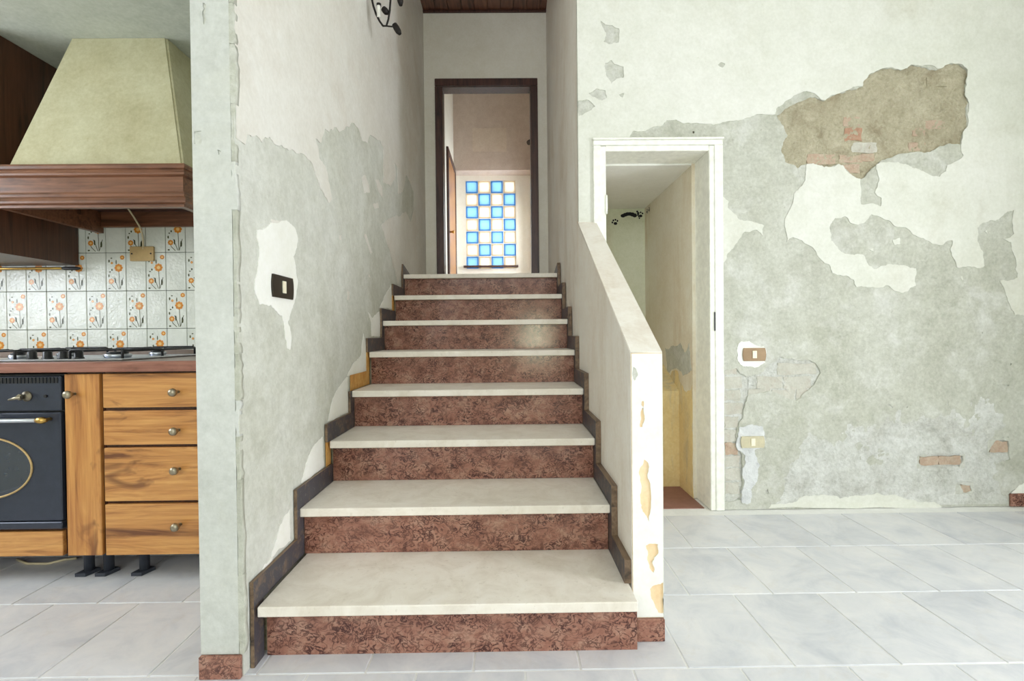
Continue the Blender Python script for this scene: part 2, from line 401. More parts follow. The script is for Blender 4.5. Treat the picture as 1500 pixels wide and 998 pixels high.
def frame(name, fn, u0, u1, v0, v1, nu, nv, label=None):
    "casement: frame bars and panes; fn(u, v, w)"
    root = bpy.data.objects.new(name, None); COL.objects.link(root); root['kind'] = 'structure'
    b = MB(); t = .05
    P = lambda a, c, d, e: b.prism([(a, d), (c, d), (c, e), (a, e)], fn, -.03, .03)
    P(u0, u0+t, v0, v1); P(u1-t, u1, v0, v1); P(u0+t, u1-t, v0, v0+t); P(u0+t, u1-t, v1-t, v1)
    for i in range(1, nu): c = u0+(u1-u0)*i/nu; P(c-.03, c+.03, v0+t, v1-t)
    b.obj('window_frame', 'trimwhite', root)
    for i in range(nu):
        a, c = u0+(u1-u0)*i/nu+.04, u0+(u1-u0)*(i+1)/nu-.04
        MB().prism([(a, v0+t), (c, v0+t), (c, v1-t), (a, v1-t)], fn, -.002, .002).obj('pane', 'pane', root)
    return root
frame('window_2', lambda u, v, w: (u, YR-.06+w, v), .25, .75, .5, 1.3, 1, 1)
frame('window_3', lambda u, v, w: (XW_-.06+w, u, v), .75, 2.0, 1.0, 2.0, 2, 1)
frame('window_added_4', lambda u, v, w: (XE+.06+w, u, v), -2.65, -1.35, .75, 2.25, 2, 1)  # unseen window added to carry the side fill
frame('window_added_5', lambda u, v, w: (u, YR-.06+w, v), -2.6, -1.4, 1.0, 2.2, 2, 1)  # unseen window added for the fill on kitchen and parapet
frame('window_added_6', lambda u, v, w: (u, YR-.06+w, v), -1.3, 1.1, 2.3, 3.3, 4, 1)  # unseen high window added to light the stairs
frame('door_4', lambda u, v, w: (XE+.06+w, u, v), -.05, .75, 0, 2.2, 1, 1)

# ------------------------------------------------------------------ wall beside the stairs, with its layers
right = lambda u, v, w: (u, YW-w, v)          # w = proud of the wall plane
def rz(x0, y0, s):                            # zoomed trace -> wall coordinates
    def f(pts): return [((p := on(x0+a/s, y0+b/s, 1, YW)).x, p.z) for a, b in pts]
    return f
A = rz(840, 0, 2.268); B = rz(1040, 400, 2.626)
DX0, DX1, DZ = .525, 1.092, 1.942             # doorway opening
wr = MB().box(XR+.005, DX0, YW+.018, YW+.19, 0, ZS).box(DX1, XE, YW+.018, YW+.19, 0, ZS).box(DX0, DX1, YW+.018, YW+.19, DZ, ZS).obj('wall_right', 'rough', **S)
brown = A([(675, 385), (705, 360), (740, 342), (790, 322), (835, 335), (870, 315), (920, 295), (960, 288), (965, 268), (985, 245), (1010, 235), (1060, 225),
           (1090, 233), (1120, 215), (1150, 219), (1190, 232), (1220, 228), (1250, 210), (1290, 214), (1308, 232), (1300, 300), (1312, 340), (1308, 420), (1292, 452), (1286, 482),
           (1240, 480), (1200, 498), (1150, 505), (1080, 512), (1020, 535), (990, 560), (958, 595), (930, 586), (900, 560), (880, 545), (850, 556), (815, 550), (775, 545), (745, 560),
           (705, 540), (690, 500), (712, 450), (690, 410)])
bhole = B([(50, 372), (100, 366), (140, 400), (180, 392), (230, 350), (270, 322), (340, 335), (400, 345), (428, 385), (388, 442), (335, 492), (240, 456), (150, 470), (128, 560), (104, 600), (114, 680), (126, 740), (120, 872), (50, 880)])
bhole = [(max(a, 1.166), b) for a, b in bhole]
lowhole = B([(805, 705), (900, 690), (975, 705), (960, 752), (880, 768), (812, 750)])
lowhole2 = B([(1070, 700), (1100, 645), (1150, 648), (1155, 720), (1100, 735)])
chip1 = B([(955, 812), (1005, 818), (1008, 840), (975, 850)])
Jb = jag(brown, .004, 3, 3)
outer = [(XR+.005, 0), (DX0-.03, 0), (DX0-.03, DZ+.03), (DX1+.03, DZ+.03), (DX1+.03, 0), (XE, 0), (XE, ZS), (XR+.005, ZS)]
slits = [[(1045, 540), (1051, 570), (1042, 602), (1036, 590)], [(597, 766), (607, 778), (592, 792)], [(680, 503), (706, 515), (700, 521)], [(1118, 430), (1152, 432), (1145, 438)],
         [(1154, 344), (1163, 349), (1156, 357)], [(921, 488), (917, 512), (911, 508)], [(1046, 226), (1054, 230), (1047, 236)], [(1063, 631), (1085, 632), (1083, 637)], [(1120, 631), (1150, 630), (1148, 635)], [(745, 510), (764, 514), (758, 521)], [(214, 836), (224, 832), (228, 850), (217, 852)], [(950, 890), (972, 878), (965, 888)], [(1132, 862), (1180, 828), (1150, 856)]]
slits = [jag(B(p), .0015, 2, 300+i) for i, p in enumerate(slits)] + [A([(395, 437), (402, 434), (403, 442), (397, 444)])]
layer('plaster_coat', [outer, *slits, Jb, jag(bhole, .004, 3, 4), jag(lowhole, .006, 3, 5), jag(lowhole2, .006, 3, 6), jag(chip1, .003, 2, 7)], right, -.0185, 0, 'grey', wr)
# rough mortar ground showing in the big loss: a displaced sheet
def rough_sheet(name, u0, u1, v0, v1, step, base, amp, m, seed):
    b = MB(); nu, nv = int((u1-u0)/step), int((v1-v0)/step); g = []
    for i in range(nu+1):
        row = []
        for j in range(nv+1):
            u, v = u0+(u1-u0)*i/nu, v0+(v1-v0)*j/nv
            p = Vector((u*9+seed, v*9, 3)); w = base + amp*(noise.noise(p)*.6 + noise.noise(p*2.7)*.45 + noise.noise(p*6.5)*.35 + noise.noise(p*14)*.25)
            row.append(b.bm.verts.new(right(u, v, w)))
        g.append(row)
    for i in range(nu):
        for j in range(nv):
            f = b.bm.faces.new((g[i][j], g[i+1][j], g[i+1][j+1], g[i][j+1])); f.smooth = True
    b._tag(0); return b.obj(name, m, wr)
us = [p[0] for p in brown]; vs_ = [p[1] for p in brown]
rough_sheet('mortar_ground', min(us)-.03, max(us)+.03, min(vs_)-.03, max(vs_)+.03, .007, -.0085, .0105, 'rough', 0)
rough_sheet('mortar_ground', min(p[0] for p in bhole)-.01, max(p[0] for p in bhole)+.02, 0.01, max(p[1] for p in bhole)+.02, .012, -.009, .005, 'scratch', 9)
def render_sheet(name, u0, u1, v0, v1, step, m):
    "uneven scratch coat that breaks through the skim towards the floor"
    b = MB(); nu, nv = int((u1-u0)/step), int((v1-v0)/step); g = []
    for i in range(nu+1):
        row = []
        for j in range(nv+1):
            u, v = u0+(u1-u0)*i/nu, v0+(v1-v0)*j/nv
            p = Vector((u*3+5, v*3, 8)); big = noise.noise(p)+.5*noise.noise(p*2.3); t = (v-v0)/(v1-v0)
            rim = min(i/nu, (nu-i)/nu)*5
            q = Vector((u*22, v*22, 1)); fine = noise.noise(q)*.5+noise.noise(q*2.3)*.35+noise.noise(q*5)*.25
            bias = .85-1.5*t + .55*big + .25*fine - max(0, 1-rim)*1.6 - max(0, t-.8)*8
            mk = max(0, min(1, bias*1.5+.5)); mk = mk*mk*(3-2*mk)
            w = -.008 + .0095*mk + .0016*fine*mk
            if any(a-.012 < u < c+.012 and d-.012 < v < e+.012 for a, c, d, e in keep): w = -.012
            row.append(b.bm.verts.new(right(u, v, min(w, .006))))
        g.append(row)
    for i in range(nu):
        for j in range(nv):
            f = b.bm.faces.new((g[i][j], g[i+1][j], g[i+1][j+1], g[i][j+1])); f.smooth = True
    b._tag(0); return b.obj(name, m, wr)
keep = []
for a, c in (((812, 708), (968, 738)), ((1080, 650), (1148, 690)), ((958, 816), (1004, 842))):
    p = B([a, c]); keep.append((p[0][0], p[1][0], p[1][1], p[0][1]))
render_sheet('scratch_coat', 1.30, 2.95, .012, .86, .011, 'scratch')
def brick(u0, u1, v0, v1, front, m, seed):
    rn = random.Random(seed); t = bmesh.new()
    pts = jag([(u0, v0), (u1, v0), (u1, v1), (u0, v1)], .003, 2, seed)
    b = MB().prism([tuple(p) for p in pts], right, -.0185, front); t.free()
    for v in b.bm.verts:
        if v.co.y < YW+.012: v.co.y += rn.uniform(0, .003)
    return b.obj('brick', m, wr)
q = 0
for a, c, m, fr in (((900, 388), (955, 417), 'brick', -.0058), ((905, 424), (962, 468), 'brick_o', -.0048), ((925, 474), (1010, 504), 'brick_w', -.0038), ((780, 512), (872, 543), 'brick', -.0048),
                    ((884, 512), (962, 540), 'brick', -.0048), ((880, 545), (955, 575), 'brick', -.0058), ((962, 510), (1000, 534), 'brick', -.0048), ((1172, 400), (1240, 424), 'brick', -.0058), ((1130, 426), (1172, 448), 'brick', -.0068),
                    ((1118, 472), (1172, 500), 'brick', -.0058), ((1178, 255), (1245, 285), 'rough', -.0038)):
    p = A([a, c]); q += 1; brick(p[0][0], p[1][0], p[1][1], p[0][1], fr, m, q)
for z0, segs in ((397, [(52, 125), (182, 280), (284, 392)]), (447, [(52, 118), (150, 235), (240, 330), (335, 378)]), (500, [(52, 128)]), (552, [(52, 112)]), (603, [(52, 108)]), (655, [(52, 108)]), (703, [(52, 116)]), (754, [(52, 118)]), (806, [(52, 116)]), (345, [(55, 105), (262, 412)])):
    for a, c in segs:
        p = B([(a, z0+2), (c, z0+46)]); q += 1
        brick(max(p[0][0], 1.166), p[1][0], p[1][1], p[0][1], -.004, 'brick' if z0 == 655 else 'brick_w', q)
for a, c in (((812, 708), (880, 738)), ((885, 706), (968, 738)), ((1080, 650), (1148, 690)), ((958, 816), (1004, 842))):
    p = B([a, c]); q += 1; brick(p[0][0], p[1][0], p[1][1], p[0][1], -.004, 'brick', q)
# the old cream paint, one sheet with a torn edge, and the loose islands of it
top_edge = [(775, 545), (770, 600), (735, 640), (722, 690), (705, 720), (704, 760), (708, 803), (728, 788), (760, 800), (800, 830), (820, 862), (850, 880), (858, 908), (930, 930), (940, 955),
            (1000, 957), (1040, 948), (1080, 970), (1110, 968), (1136, 950), (1136, 892), (1100, 882), (1060, 880), (1000, 895), (978, 880), (965, 850), (920, 846), (880, 830), (855, 800), (850, 760),
            (870, 725), (900, 720), (920, 742), (945, 748), (968, 738), (990, 712), (1020, 722), (1050, 735), (1080, 755), (1110, 762), (1140, 785), (1180, 802), (1220, 815), (1258, 800), (1250, 830),
            (1256, 852), (1275, 890), (1310, 885), (1340, 892), (1364, 884), (1360, 840), (1340, 790), (1340, 758), (1362, 740), (1400, 735), (1440, 704), (1462, 698), (1456, 740), (1462, 778), (1425, 795), (1452, 805), (1468, 860), (1474, 925), (1500, 920), (1600, 900), (1760, 910), (1760, -400)]
up_edge = [(775, 545), (815, 550), (850, 556), (880, 545), (900, 560), (930, 586), (952, 595), (955, 680), (980, 678), (1018, 686), (1022, 660), (1000, 640), (1015, 600), (1005, 548), (1040, 540), (1090, 545),
           (1130, 560), (1170, 575), (1215, 588), (1236, 570), (1240, 550), (1270, 535), (1294, 518), (1286, 482), (1292, 452), (1308, 420), (1312, 340), (1300, 300), (1308, 232), (1290, 214), (1250, 210), (1220, 228), (1190, 218),
           (1150, 219), (1120, 215), (1090, 233), (1060, 225), (1010, 235), (985, 245), (965, 268), (960, 288), (920, 295), (870, 315), (835, 335), (815, 325), (800, 310), (775, 303), (740, 315), (700, 340), (678, 356), (670, 380),
           (600, 385), (540, 400), (480, 412), (420, 412), (360, 410), (340, 398), (310, 400), (290, 420), (250, 430), (200, 435), (182, 462)]
e1 = jag(A(top_edge[:-2]), .004, 3, 21, False); e2 = jag(A(up_edge), .004, 3, 22, False)
xl0 = XR+.006
sheet = [(DX0-.04, 2.0-.02), (DX0-.04, .9), (xl0, .9), (xl0, ZS), (XE, ZS), (XE, e1[-1][1])] + e1[::-1][1:] + e2[1:]
chips = [A([(90, 70), (106, 84), (130, 85), (150, 95), (150, 142), (118, 148), (100, 140), (108, 110), (94, 84)]), A([(105, 210), (125, 200), (140, 215), (165, 222), (165, 260), (140, 266), (126, 280), (110, 255)]),
         A([(50, 310), (75, 295), (105, 300), (111, 325), (95, 335), (62, 322)]), A([(150, 315), (168, 310), (162, 326)]), A([(16, 335), (50, 333), (72, 355), (42, 375), (17, 386)]), A([(478, 216), (490, 208), (503, 214), (494, 226)])]
layer('paint_sheet', [sheet]+[jag(c, .003, 3, 30+i) for i, c in enumerate(chips)], right, 0, .0035, 'cream', wr)
islands = [A([(480, 640), (515, 670), (512, 690), (550, 730), (580, 735), (620, 745), (632, 750), (630, 785), (610, 765), (570, 770), (555, 790), (545, 805), (510, 845), (500, 872), (480, 872)]),
           A([(1060, 797), (1082, 790), (1085, 812), (1066, 815)]), A([(984, 830), (995, 826), (997, 837)]), A([(1283, 922), (1290, 918), (1292, 932)]), A([(1365, 770), (1372, 766), (1376, 776)])]
for i, p in enumerate(islands): layer('paint_flake', [jag(p, .003, 3, 50+i)], right, 0, .003, 'cream', wr)
for i, (p, m) in enumerate([(B([(105, 285), (120, 263), (150, 262), (170, 276), (205, 282), (216, 300), (212, 345), (170, 365), (122, 355), (104, 330)]), 'white'),
                            (B([(225, 905), (235, 890), (300, 886), (340, 868), (400, 856), (450, 856), (500, 868), (560, 855), (640, 845), (720, 856), (780, 872), (860, 880), (905, 910)]), 'cream'),
                            (B([(1115, 30), (1170, 24), (1212, 0), (1300, -20), (1300, 160), (1208, 166), (1170, 160), (1146, 110), (1130, 60)]), 'cream'),
                            (B([(1150, 852), (1190, 815), (1230, 800), (1330, 790), (1330, 852)]), 'white')]):
    layer('paint_flake', [jag(p, .004, 3, 70+i)], right, 0, .003, m, wr)
gy = B([(112, 592), (150, 584), (200, 590), (210, 640), (202, 672), (170, 682), (190, 740), (180, 800), (156, 832), (154, 884), (122, 884), (132, 800), (126, 750), (134, 700), (106, 682), (104, 640)])
layer('gypsum_fill', [jag(gy, .006, 3, 80)], right, -.01, .006, 'gypsum', wr)
p = B([(1150, 852), (1400, 905)])
MB().box(p[0][0], XE, YW-.012, YW, 0, .07, .002).obj('baseboard_right', 'marble', **S)

# doorway to the cupboard under the stairs
d1 = bpy.data.objects.new('door_1', None); COL.objects.link(d1); d1['kind'] = 'structure'; d1['label'] = 'white enamelled wooden door frame of the cupboard beside the stairs'
def arch(x0, x1, z0, z1): 
    return MB().box(x0, x1, YW-.018, YW, z0, z1, .004, 2)
arch(.464, .505, 0, 1.964).obj('architrave', None or 'trimwhite', d1)
arch(1.112, 1.158, 0, 1.964).obj('architrave', 'trimwhite', d1)
arch(.464, 1.158, 1.9645, 1.9915).obj('architrave', 'trimwhite', d1)
MB().box(.460, 1.162, YW-.026, YW+.0, 1.992, 2.003, .003).obj('cap_moulding', 'trimwhite', d1)
MB().box(.500, .532, YW-.012, YW+.2, 0, DZ+.02, .003).obj('jamb', 'trimwhite', d1)
MB().box(1.085, 1.117, YW-.012, YW+.2, 0, DZ+.02, .003).obj('jamb', 'trimwhite', d1)
MB().box(.532, 1.085, YW-.012, YW+.2, DZ-.008, DZ+.022, .003).obj('lintel', 'trimwhite', d1)
MB().box(1.1075, 1.1118, YW-.0195, YW-.013, .97, 1.07).obj('strike_plate', 'black', d1)
for z in (1.60, .3): MB().lathe([(.006, 0), (.007, .03), (.007, .07), (.006, .1)], (.533, YW-.013, z), (0, 0, 1), 10).obj('hinge', 'trimwhite', d1)
# cupboard interior
CY, CX, CZ = 3.82, 1.066, 1.925
MB().box(CX, CX+.1, YW+.19, CY+.1, 0, 2.2).obj('wall_cupboard_right', 'closet', **S)
wcb = MB().box(.48, CX, CY, CY+.1, 0, 2.2).obj('wall_cupboard_back', 'closet_back', **S)
MB().box(.48, CX, YW+.19, CY, CZ, CZ+.08).obj('ceiling_cupboard', 'ceil', **S)
MB().box(.48, CX, YW+.03, CY, -.02, .001).obj('floor_cupboard', 'terracotta', **S)
MB().prism([(3.07, 0), (CY, 0), (CY, .95), (3.07, .6)], lambda u, v, w: (w, u, v), .486, CX).obj('wall_cupboard_plinth', 'yellow', **S)
cr = lambda u, v, w: (CX-w, u, v); cl = lambda u, v, w: (u, CY-w, v)
wcr = bpy.data.objects['wall_cupboard_right']
layer('stained_patch', [jag([(2.84, .0), (3.07, .0), (3.3, .42), (3.32, .66), (3.1, .72), (2.95, .6), (2.85, .66)], .01, 4, 91)], cr, 0, .002, 'yellow', wcr)
layer('bare_patch', [jag([(2.86, .74), (3.0, .70), (3.12, .74), (3.3, .70), (3.34, .86), (3.18, .88), (3.05, .9), (2.97, .84), (2.9, .9)], .012, 4, 92)], cr, 0, .002, 'grey', wcr)
def paw(u, v, s, fn, par, ang=0):
    b = MB(); ca, sa = math.cos(ang), math.sin(ang)
    T = lambda x, y: (u+s*(x*ca-y*sa), v+s*(x*sa+y*ca))
    b.disc(T(0, -.25), .42*s, .34*s, fn, .0012)
    for x, y in ((-.6, .18), (-.25, .55), (.25, .55), (.6, .18)): b.disc(T(x, y), .2*s, .24*s, fn, .0013, 8)
    b.obj('paw_print', 'ink', par)
for px, py, s in ((901, 326, .034), (938, 315, .032)):
    c = on(px, py, 1, CY); paw(c.x, c.z, s, cl, wcb, .3)
c = on(923, 315, 1, CY)
b = MB()
for i in range(6): b.disc((c.x-.055+.018*i, c.z-.006+.014*math.sin(i*.6)), .021-.001*abs(i-2), .014+.002*(i > 3), cl, .001+.0001*i)
for i in range(5): b.disc((c.x+.055+.004*i, c.z+.026-.013*i), .009-.0008*i, .007, cl, .0018, 8)
b.obj('footprint', 'ink', wcb)
for px, py in ((948, 309), (951, 293)):
    c = on(px, py, 0, CX); 
    paw(min(c.y, CY-.05), min(c.z, CZ-.04), .024, cr, wcr, 1.2)

# ------------------------------------------------------------------ stairwell walls
wl = MB().box(-.875, XL, 1.395, YD, 0, ZS).obj('wall_left', 'grey_left', **S)
left = lambda u, v, w: (XL+w, u, v)
def lz(x0, y0, s):
    def f(pts): return [((p := on(x0+a/s, y0+b/s, 0, XL)).y, p.z) for a, b in pts]
    return f
Lc = lz(280, 0, 3.023); Ld = lz(280, 330, 3.023); Le = lz(280, 640, 2.789)
edge = Lc([(236, 640), (246, 596), (280, 600), (310, 630), (345, 605), (370, 640), (410, 655), (450, 665), (500, 685), (530, 720), (560, 800), (590, 870), (605, 897), (620, 885), (602, 770), (580, 720), (565, 700), (560, 660), (546, 612),
           (575, 630), (590, 570), (610, 582), (640, 560), (655, 587), (690, 560), (710, 543), (740, 570), (755, 620), (780, 632), (790, 598), (830, 620), (850, 650), (850, 810), (885, 818), (905, 780), (898, 716), (912, 740), (916, 860), (935, 850),
           (950, 775), (965, 800), (985, 850), (985, 930), (970, 985), (950, 940), (930, 955), (890, 962)]) + Ld([(842, 0), (865, 80), (882, 125), (905, 220), (914, 262)])
je = jag(edge, .004, 3, 101, False)
pw = layer('paint_sheet', [[(1.40, ZS-.001), (1.40, edge[0][1])] + je + [(3.53, ZL), (YD, ZL), (YD, ZS-.001)]], left, 0, .003, 'cream_left', wl)
white = Ld([(290, 20), (330, 10), (350, -12), (420, -22), (460, 20), (470, 60), (465, 100), (450, 140), (460, 180), (470, 250), (456, 330), (440, 380), (425, 430), (440, 490), (435, 552), (424, 545), (414, 480), (400, 400), (375, 380), (350, 350), (300, 352), (280, 290), (280, 240), (295, 180), (300, 110), (288, 50)])
layer('filler_patch', [jag(white, .003, 3, 102)], left, 0, .003, 'white', wl)
flk = [(Lc, [(755, 785), (770, 776), (785, 820), (790, 850), (765, 855)]), (Lc, [(815, 800), (828, 795), (845, 830), (845, 875), (830, 850)]), (Lc, [(805, 905), (825, 898), (830, 920), (812, 925)]), (Ld, [(690, 290), (698, 292), (697, 330), (690, 330)]),
       (Ld, [(655, 45), (663, 42), (662, 64), (656, 64)]), (Ld, [(765, 45), (772, 40), (800, 120), (795, 130)]), (Ld, [(780, 225), (788, 220), (792, 232)]), (Lc, [(352, 970), (400, 975), (430, 1000), (355, 1000)]),
       (Ld, [(888, 262), (893, 372), (833, 365), (858, 310)]), (Ld, [(782, 385), (800, 410), (832, 382), (838, 492), (798, 492), (796, 432)]), (Ld, [(762, 480), (770, 520), (776, 645), (690, 668), (718, 612), (752, 575)]),
       (Ld, [(692, 672), (692, 830), (604, 870), (620, 790), (650, 720)]), (Le, [(535, 0), (540, 122), (448, 190), (468, 110), (500, 38)]), (Le, [(400, 296), (404, 425), (325, 495), (330, 470), (350, 400), (378, 325)]), (Le, [(330, 490), (300, 520), (290, 545), (330, 515)])]
for i, (fz, p) in enumerate(flk): layer('paint_flake', [jag(fz(p), .002, 3, 110+i)], left, 0, .0025, 'cream_left' if i < 8 else 'white', wl)
front = lambda u, v, w: (u, 1.395-w, v)
def fz(pts): return [((p := on(a, b, 1, 1.395)).x, p.z) for a, b in pts]
fchips = [fz([(298, 5), (303, 8), (304, 30), (300, 38), (297, 22)]), fz([(286, 193), (296, 192), (297, 208), (293, 214), (286, 212)]), fz([(319, 220), (325, 222), (322, 228)])]
layer('paint_sheet', [[(-.8745, .066), (-.768, .066), (-.768, ZS-.002), (-.8745, ZS-.002)]] + [jag(c, .002, 2, 140+i) for i, c in enumerate(fchips)], front, 0, .004, 'pillar', wl)
# broken corner bead
rn = random.Random(5); z = .066; i = 0
while z < 2.6:
    h = rn.uniform(.1, .3)
    pr = [(-.767, z), (-.754+rn.uniform(-.004, .001), z), (-.754+rn.uniform(-.003, .001), z+h-.002), (-.767, z+h-.002)]
    layer('corner_bead', [jag(pr, .002, 3, 200+i)], lambda u, v, w: (u, 1.40-w, v), -.01, .0075+rn.uniform(0, .0015), rn.choice(['grey', 'grey', 'grey', 'pillar']), wl)
    z += h; i += 1
MB().box(-.876, -.760, 1.380, 1.394, 0, .064, .002).obj('baseboard_left', 'marble', **S)
wsr = MB().box(XR+.004, .484, YW+.0185, YD, 0, ZS).obj('wall_stair_right', 'stair_side', **S)
# parapet
par = MB().prism([(1.534, 0), (YW+.017, 0), (YW+.017, 1.568), (1.534, .898)], lambda u, v, w: (w, u, v), XR+.002, .478).obj('wall_parapet', 'apricot', **S)
pf = lambda u, v, w: (u, 1.534-w, v)
def pz(pts): return [((p := on(780+a/2.28, 560+b/2.28, 1, 1.534)).x, p.z) for a, b in pts]
def pz2(pts): return [((p := on(780+a/3.327, 300+b/3.327, 1, 1.534)).x, p.z) for a, b in pts]
ph = [pz([(362, 70), (370, 95), (372, 130), (366, 150), (358, 150), (360, 110)]), pz([(372, 258), (385, 268), (383, 310), (396, 390), (388, 470), (375, 440), (360, 400), (364, 350), (354, 300)]), pz([(378, 545), (418, 540), (420, 570), (400, 600), (404, 635), (390, 620)]), pz([(392, 690), (415, 675), (436, 668), (438, 770), (420, 770)]),
      pz2([(530, 960), (538, 955), (540, 990), (531, 992)])]
layer('paint_sheet', [[(XR+.003, .072), (.4775, .072), (.4775, .8965), (XR+.003, .8965)]]+[jag(h, .002, 3, 150+i) for i, h in enumerate(ph)], pf, 0, .003, 'white', par)
layer('paint_sheet', [[(1.5345, 0), (YW, 0), (YW, 1.556), (1.5345, .8965)]], lambda u, v, w: (XR+.002-w, u, v), 0, .002, 'stair_side', par)
layer('paint_sheet', [[(1.5345, 0), (YW, 0), (YW, 1.556), (1.5345, .8965)]], lambda u, v, w: (.478+w, u, v), 0, .002, 'cream', par)
sl = (1.568-.898)/(YW+.017-1.534)
layer('capping', [[(XR+.001, 1.5345), (.479, 1.5345), (.479, YW), (XR+.001, YW)]], lambda u, v, w: (u, v, .898+(v-1.534)*sl+w), 0, .004, 'stair_side', par)
layer('bare_patch', [jag([((p := on(780+a/3.327, 300+b/3.327, 1, 1.531)).x, p.z) for a, b in [(492, 790), (505, 800), (514, 830), (498, 858), (488, 835)]], .001, 2, 161)], pf, .003, .0036, 'grey', par)
MB().box(.392, .479, 1.521, 1.5335, 0, .07, .002).obj('baseboard_parapet', 'marble', **S)

# upper wall with the dark door frame, ceilings, upper hall
UX0, UX1, UZ = -.654, .297, 3.337
MB().box(XL, UX0+.05, YD, YD+.12, ZL, ZS).box(UX1-.05, .484, YD, YD+.12, ZL, ZS).box(UX0+.05, UX1-.05, YD, YD+.12, UZ-.05, ZS).obj('wall_upper', 'upper', **S)
d2 = bpy.data.objects.new('door_2', None); COL.objects.link(d2); d2['kind'] = 'structure'; d2['label'] = 'dark brown wooden door frame at the top of the stairs'
MB().box(UX0, UX0+.068, YD-.02, YD+.0, ZL, UZ-.07, .004).obj('architrave', 'dark_wood', d2)
MB().box(UX1-.068, UX1, YD-.02, YD+.0, ZL, UZ-.07, .004).obj('architrave', 'dark_wood', d2)
MB().box(UX0, UX1, YD-.02, YD+.0, UZ-.068, UZ, .004).obj('architrave', 'dark_wood', d2)
MB().box(UX0+.05, UX0+.068, YD, YD+.13, ZL, UZ-.05).obj('jamb', 'dark_wood', d2)
MB().box(UX1-.068, UX1-.05, YD, YD+.13, ZL, UZ-.05).obj('jamb', 'dark_wood', d2)
MB().box(UX0+.068, UX1-.068, YD, YD+.13, UZ-.072, UZ-.05).obj('lintel', 'dark_wood', d2)
sc_ = MB().box(XL-.1, .5, YW, YD+.12, ZS+.02, ZS+.1).obj('ceiling_stairs', 'woodceil', **S)
x = XL
while x < XR: 
    MB().box(x+.002, min(x+.12, .385)-.002, YW+.02, YD-.001, ZS-.002, ZS+.02, .003).obj('plank', 'woodceil', sc_); x += .12
MB().box(XL, XR+.004, YD-.02, YD, ZS-.025, ZS-.003, .003).obj('trim_1', 'dark_wood', **S)
HX0, HX1, HY, HZ = -.81, .40, 7.9, 4.8
MB().box(HX0-.1, HX0, YD+.12, HY+.1, ZL, HZ).obj('wall_hall_left', 'upper', **S)
MB().box(HX1, HX1+.1, YD+.12, 7.0, ZL, HZ).box(HX1, HX1+.1, 7.5, HY+.1, ZL, HZ).box(HX1, HX1+.1, 7.0, 7.5, ZL, 1.95).box(HX1, HX1+.1, 7.0, 7.5, 2.95, HZ).obj('wall_hall_right', 'upper', **S)
BX0, BX1, BZ0, BZ1 = -.652, .146, 2.02, 3.42
MB().box(HX0, BX0, HY, HY+.1, ZL, HZ).box(BX1, HX1, HY, HY+.1, ZL, HZ).box(BX0, BX1, HY, HY+.1, ZL, BZ0).box(BX0, BX1, HY, HY+.1, BZ1, HZ).obj('wall_hall_back', 'upper', **S)
MB().box(HX0, HX1, HY-.25, HY, 3.50, HZ).obj('wall_hall_bulkhead', 'hall', **S)
bk = bpy.data.objects['wall_hall_bulkhead']
a_, c_ = on(692, 188, 1, HY-.25), on(742, 222, 1, HY-.25)
layer('painted_patch', [[(a_.x, c_.z), (c_.x, c_.z), (c_.x, a_.z), (a_.x, a_.z)]], lambda u, v, w: (u, HY-.25-w, v), 0, .004, 'hallpatch', bk)
MB().box(HX0-.1, HX1+.1, YD+.12, HY+.1, HZ, HZ+.1).obj('ceiling_hall', 'ceil', **S)
MB().box(HX0-.1, HX1+.1, YD-.0, HY+.1, ZL-.06, ZL-.002).obj('floor_hall', 'tile', **S)
MB().box(HX0, HX1, YD+.12, YD+.14, 3.6, HZ).box(HX0, UX0+.05, YD+.121, YD+.14, ZL, 3.6).box(UX1-.05, HX1, YD+.121, YD+.14, ZL, 3.6).obj('wall_hall_front', 'hall', **S)
w1 = bpy.data.objects.new('window_1', None); COL.objects.link(w1); w1['kind'] = 'structure'; w1['label'] = 'glass block window with blue and cream blocks in a checkerboard'
def gblock(face, rim):
    b = MB(); s = .0945
    for a in ((-s, s, -s, -s+.017), (-s, s, s-.017, s), (-s, -s+.017, -s+.017, s-.017), (s-.017, s, -s+.017, s-.017)): b.mat(rim).box(a[0], a[1], -.035, .035, a[2], a[3], .004)
    b.mat(face).box(-s+.017, s-.017, -.028, -.02, -s+.017, s-.017)
    return b.mesh('glass_block')
gb = [gblock('gb_blue', 'gb_blue_edge'), gblock('gb_cream', 'gb_cream_edge')]
for r in range(7):
    for c in range(4): link('glass_block', gb[(r+c) % 2], w1, (BX0+.0998+.1995*c, HY+.045, BZ1-.1-.2*r))
b = MB()
for c in range(5): b.box(BX0+.1995*c-.006, BX0+.1995*c+.006, HY+.02, HY+.08, BZ0, BZ1)
for r in range(8): b.box(BX0, BX1, HY+.021, HY+.079, BZ1-.2*r-.006, BZ1-.2*r+.006)
b.obj('mortar_joints', 'white', w1)
MB().box(BX0-.04, BX1+.03, HY-.06, HY+.0, 2.035, 2.065, .004).obj('sill', 'dark_wood', w1)
d3 = bpy.data.objects.new('door_3', None); COL.objects.link(d3); d3['kind'] = 'structure'; d3['label'] = 'brown wooden door in the left wall of the upper hall'
MB().box(HX0, HX0+.02, 6.80, 7.64, ZL, 3.44).obj('door_leaf', 'door_wood', d3)
for y0, y1, z1 in ((6.72, 6.80, 3.52), (7.64, 7.72, 3.52)): MB().box(HX0, HX0+.03, y0, y1, ZL, z1, .004).obj('architrave', 'dark_wood', d3)
MB().box(HX0, HX0+.03, 6.80, 7.64, 3.44, 3.52, .004).obj('architrave', 'dark_wood', d3)
MB().lathe([(.012, 0), (.012, .03), (.022, .04), (.022, .055), (.01, .06)], (HX0+.02, 6.9, 2.4), (1, 0, 0), 14).obj('door_handle', 'brass', d3)
